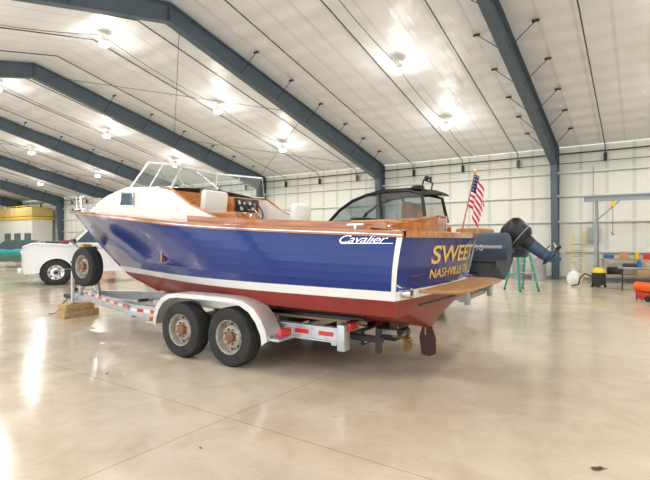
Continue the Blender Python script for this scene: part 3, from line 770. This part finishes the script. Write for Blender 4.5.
# kayak on stands, far left
b=B('kayak_on_stand',frame(-16.9,25.2,25))
rows=[]
for i in range(15):
    x=-1.9+3.8*i/14; w_=.36*(1-(abs(x)/1.95)**2.2)+.01; z0=.95+.18*(abs(x)/1.9)**3
    rows.append([(x,w_*math.cos(a),z0+.17*math.sin(a)*(w_/.36)**.5) for a in [2*math.pi*k/14 for k in range(14)]])
b.loft(rows,CTEAL,closed=True,cap0=True,cap1=True); b.lathe([(.22,0),(.24,.03),(.2,.03)],BLACK,(0,0,1.10),n=16)
for x in (-.9,.9):
    for sg in (1,-1): b.bar((x,sg*.35,0),(x,-sg*.3,.86),.05,.05,YELLOW)
b.finish()
b=B('pallet_of_boxes',frame(-20.2,27.4,30))
for i in range(5): b.box((0,-.45+.225*i,.12),(1.2,.1,.03),RAWOOD)
for i in (-.5,0,.5): b.box((i,0,.055),(.1,1.0,.1),RAWOOD)
b.box((-.28,-.2,.36),(.55,.5,.42),CARD,.01); b.box((.3,-.2,.40),(.5,.5,.5),TBLUE,.02); b.box((0,.28,.34),(.9,.4,.38),YELLOW,.02); b.box((-.2,0,.78),(.5,.5,.36),CARD,.01); b.finish()
b=B('tool_cart',frame(-7.45,14.6,20))
b.box((0,0,.55),(.7,.45,.7),GREYP,.02)
for i in range(4): b.box((0,-.23,.3+.17*i),(.62,.02,.13),DARK,.005)
b.box((0,0,.93),(.74,.5,.05),BLACK,.01)
b.box((-.1,0,1.05),(.3,.25,.18),TBLUE,.02); b.tube([(.2,0,.95),(.2,0,1.3)],.02,TBLUE,6)
for x in (-.28,.28):
    for y in (-.17,.17): b.lathe([(.001,-.02),(.06,-.02),(.06,.02),(.001,.02)],BLACK,(x,y,.06),(0,1,0),12); b.tube([(x,y,.06),(x,y,.21)],.015,DARK,6)
b.finish()

b=B('mezzanine_office',MBLD)
MU=mat('mustard_panel',(.66,.50,.22),.6)
b.box((44.5,1.2,1.75),(6.6,1.7,3.5),GIRT); b.box((44.5,1.25,3.55),(7.0,1.9,.2),YELLOW,.02)
b.box((44.5,1.25,4.1),(6.8,1.8,.8),MU,.03)
for t in (42,44,46): b.box((t,2.07,1.7),(1.2,.04,1.0),CARGLASS)
b.tube([(41.0,2.15,4.62),(48,2.15,4.62)],.03,YELLOW,6)
for t in range(41,49): b.tube([(t,2.15,3.6),(t,2.15,4.62)],.025,YELLOW,6)
b.finish()

# ------------------------------------------------------------ right side objects
def BM(t,q,deg=0): return MBLD@Matrix.Translation((t,q,0))@Matrix.Rotation(math.radians(deg),4,'Z')
b=B('step_ladder',frame(6.28,15.0,12))
HL=1.50
for sg in (1,-1):
    b.bar((sg*.33,-.38,0),(sg*.17,0,HL),.03,.07,LGREEN); b.bar((sg*.33,.44,0),(sg*.17,.05,HL-.03),.03,.05,LGREEN)
    b.bar((sg*.27,-.22,.6),(sg*.27,.28,.6),.012,.02,CHROME)
    for yy in (-.38,.44): b.box((sg*.33,yy,.02),(.05,.09,.04),BLACK,.005)
for i in range(1,5):
    k=i/5.2; b.box((0,-.38+.38*k,HL*k),(2*(.33-.16*k),.09,.025),CHROME)
for i in range(1,3): k=i/3; b.tube([(-.33+.16*k,.44-.39*k,(HL-.03)*k),(.33-.16*k,.44-.39*k,(HL-.03)*k)],.012,LGREEN,6)
b.box((0,.02,HL+.01),(.38,.22,.05),LGREEN,.01); b.finish()

b=B('gantry_crane',BM(-1.6,1.9))
for x in (0,-4.2):
    for sg in (1,-1):
        b.bar((x,sg*.62,.14),(x,sg*.12,2.75),.09,.09,DGREY)
        b.lathe([(.001,-.03),(.07,-.03),(.07,.03),(.001,.03)],BLACK,(x,sg*.62,.07),(0,1,0),14)
    b.bar((x,-.62,.16),(x,.62,.16),.08,.08,DGREY); b.bar((x,-.38,1.5),(x,.38,1.5),.06,.06,DGREY); b.tube([(x,0,2.7),(x,0,3.0)],.055,DGREY,10)
    sx=-1 if x==0 else 1
    b.bar((x,0,2.3),(x+sx*.7,0,2.98),.05,.05,DGREY)
b.box((-2.1,0,3.00),(5.0,.14,.025),DGREY); b.box((-2.1,0,3.08),(5.0,.02,.15),DGREY); b.box((-2.1,0,3.165),(5.0,.14,.025),DGREY)
b.box((-.5,0,2.88),(.16,.12,.18),YELLOW,.02); b.tube([(-.5,0,2.8),(-.5,0,1.9)],.010,DARK,6); b.tube([(-.5,0,1.9),(-.46,0,1.84),(-.5,0,1.78),(-.55,0,1.82)],.018,DARK,6)
b.finish()
b=B('workbench',BM(-2.6,.65))
b.box((0,0,.88),(2.0,.75,.06),RAWOOD,.01); b.box((0,0,.3),(1.9,.65,.03),RAWOOD)
for x in (-.9,.9):
    for y in (-.3,.3): b.box((x,y,.43),(.07,.07,.86),GREYP)
b.box((-.6,0,1.0),(.45,.35,.18),TREDM,.02); b.box((.2,.05,1.03),(.3,.3,.24),CARD,.005); b.box((.7,0,.98),(.35,.25,.14),TBLUE,.02)
b.lathe([(.001,0),(.07,0),(.07,.22),(.02,.28),(.001,.28)],YELLOW,(-.2,.1,.91),n=12)
b.box((-.5,0,.42),(.6,.45,.2),CARD,.01); b.box((.5,0,.45),(.5,.4,.26),BLACK,.02); b.finish()
b=B('extension_ladder',BM(-.85,.40))
for sg in (1,-1): b.bar((sg*.2,.45,0),(sg*.2,-.22,1.9),.03,.07,YELLOW)
for i in range(1,8): k=i/8; b.tube([(-.2,.45-.67*k,1.9*k),(.2,.45-.67*k,1.9*k)],.015,CHROME,6)
b.finish()
b=B('shop_vacuum',BM(-1.75,3.0))
b.lathe([(.001,.08),(.2,.08),(.22,.12),(.21,.45),(.22,.47),(.22,.5)],DARK,n=20); b.lathe([(.22,.5),(.2,.58),(.12,.66),(.001,.68)],YELLOW,n=20)
b.tube([(.2,0,.35),(.4,.05,.45),(.55,.1,.3),(.6,.12,.06),(.8,.2,.03)],.025,BLACK,8)
for a in (0,1.57,3.14,4.71): b.ball((.19*math.cos(a),.19*math.sin(a),.045),.045,BLACK,8)
b.finish()
b=B('shop_sack',BM(-.9,2.0))
rows=[]
for z,rx in ((0,.20),(.1,.25),(.25,.24),(.38,.20),(.46,.08),(.52,.11),(.54,.02)):
    rows.append([(rx*math.cos(a)*(1+.07*math.sin(3*a+z*9)),rx*.8*math.sin(a),z) for a in [2*math.pi*i/20 for i in range(20)]])
b.loft(rows,VINYL,closed=True,cap0=True,cap1=True); b.finish()
b=B('tool_cabinet',BM(-4.3,.5))
b.box((0,0,.62),(.9,.5,1.0),TREDM,.02)
for i in range(6): b.box((0,.255,.22+.16*i),(.82,.02,.13),TREDM,.005); b.box((0,.275,.26+.16*i),(.7,.015,.02),CHROME)
for x in (-.38,.38):
    for y in (-.18,.18): b.lathe([(.001,-.02),(.06,-.02),(.06,.02),(.001,.02)],BLACK,(x,y,.06),(0,1,0),12)
b.finish()
b=B('steel_drum',BM(.5,.9))
b.lathe([(.001,0),(.28,0),(.29,.02),(.28,.04),(.28,.28),(.295,.3),(.28,.32),(.28,.56),(.295,.58),(.28,.6),(.28,.84),(.29,.87),(.27,.86),(.001,.85)],GREYP,n=24); b.finish()
b=B('trash_bin',BM(1.3,.75))
b.lathe([(.001,0),(.22,0),(.27,.7),(.30,.7),(.30,.75),(.26,.8),(.001,.84)],GREYP,n=20); b.finish()
b=B('folding_table',BM(-2.9,3.6))
b.box((0,0,.72),(1.1,.6,.04),GREYP,.01)
for x in (-.45,.45):
    b.tube([(x,-.25,0),(x,-.25,.7)],.014,DARK,6); b.tube([(x,.25,0),(x,.25,.7)],.014,DARK,6); b.tube([(x,-.25,.1),(x,.25,.1)],.012,DARK,6)
b.box((-.3,0,.81),(.3,.22,.14),RAWOOD,.02); b.box((.25,0,.80),(.4,.3,.12),DARK,.03); b.lathe([(.001,0),(.06,0),(.06,.2),(.03,.24),(.001,.25)],TBLUE,(.0,.1,.74),n=14); b.finish()
b=B('shop_heater',frame(8.4,12.3,110))
b.lathe([(.001,-.25),(.11,-.25),(.13,-.22),(.13,.22),(.14,.25),(.10,.25),(.09,.15),(.001,.14)],ORANGE,(0,0,.36),(1,0,0),20)
b.box((0,0,.14),(.42,.22,.18),TREDM,.02)
for sg in (1,-1): b.lathe([(.001,-.02),(.08,-.02),(.08,.02),(.001,.02)],BLACK,(-.15,sg*.14,.08),(0,1,0),14); b.bar((.18,sg*.1,.0),(.18,sg*.1,.25),.02,.02,DARK)
b.tube([(-.25,0,.18),(-.35,0,.42),(-.35,0,.54),(-.1,0,.54)],.014,DARK,6); b.finish()
b=B('door_1',MBLD)
b.box((3.2,.12,1.05),(1.0,.06,2.1),GREYP,.005); b.box((3.2,.15,1.05),(.9,.05,2.02),VINYL,.005); b.box((2.85,.2,1.0),(.12,.05,.03),CHROME,.005); b.finish()
b=B('electrical_panel',MBLD)
b.box((-1.35,.17,1.8),(.4,.14,.6),GREYP,.01); b.tube([(-1.35,.17,2.1),(-1.35,.17,4.5)],.02,GREYP,6); b.finish()
b=B('fire_extinguisher',BM(-3.75,.2)); b.lathe([(.001,.9),(.07,.9),(.075,.95),(.075,1.3),(.03,1.37),(.03,1.42),(.001,1.42)],TREDM,n=16); b.box((0,0,1.44),(.04,.1,.04),BLACK); b.box((0,-.08,1.1),(.06,.06,.3),DARK); b.finish()
b=B('storage_shelf',BM(-6.4,.7))
for x in (-1,1):
    for y in (-.3,.3): b.box((x,y,1.0),(.06,.06,2.0),TBLUE)
for z in (.2,.85,1.5): b.box((0,0,z),(2.1,.66,.05),ORANGE); b.box((-.5,0,z+.2),(.5,.4,.34),CARD,.01); b.box((.45,0,z+.17),(.6,.4,.28),GREYP,.01)
b.finish()
for i,(x,y,s_) in enumerate(((1.9,3.28,.05),(-3.05,4.3,.03),(-2.6,5.6,.03),(-.95,3.6,.015))):
    b=B('dry_leaf',frame(x,y,40*i)); n=9
    ring=[(s_*(1+.25*math.cos(3*a))*math.cos(a),s_*.5*(1+.3*math.sin(2*a))*math.sin(a),.004+.008*math.sin(2*a)**2) for a in [2*math.pi*k/n for k in range(n)]]
    b.add(ring+[(0,0,.012)],[(k,(k+1)%n,n) for k in range(n)],LEAF); b.tube([(s_,0,.006),(s_*1.5,.01,.004)],.002,LEAF,5); b.finish()

wd=bpy.data.worlds.new('sky'); sc.world=wd; wd.use_nodes=True
bg=wd.node_tree.nodes['Background']; bg.inputs['Color'].default_value=(.90,.95,1,1); bg.inputs['Strength'].default_value=2.3
cd=bpy.data.cameras.new('camera'); cd.sensor_width=36; cd.lens=26.03; cd.clip_end=300
co=bpy.data.objects.new('camera',cd); sc.collection.objects.link(co); co.location=(0,0,1.6); co.rotation_euler=(math.radians(90),0,0)
sc.camera=co
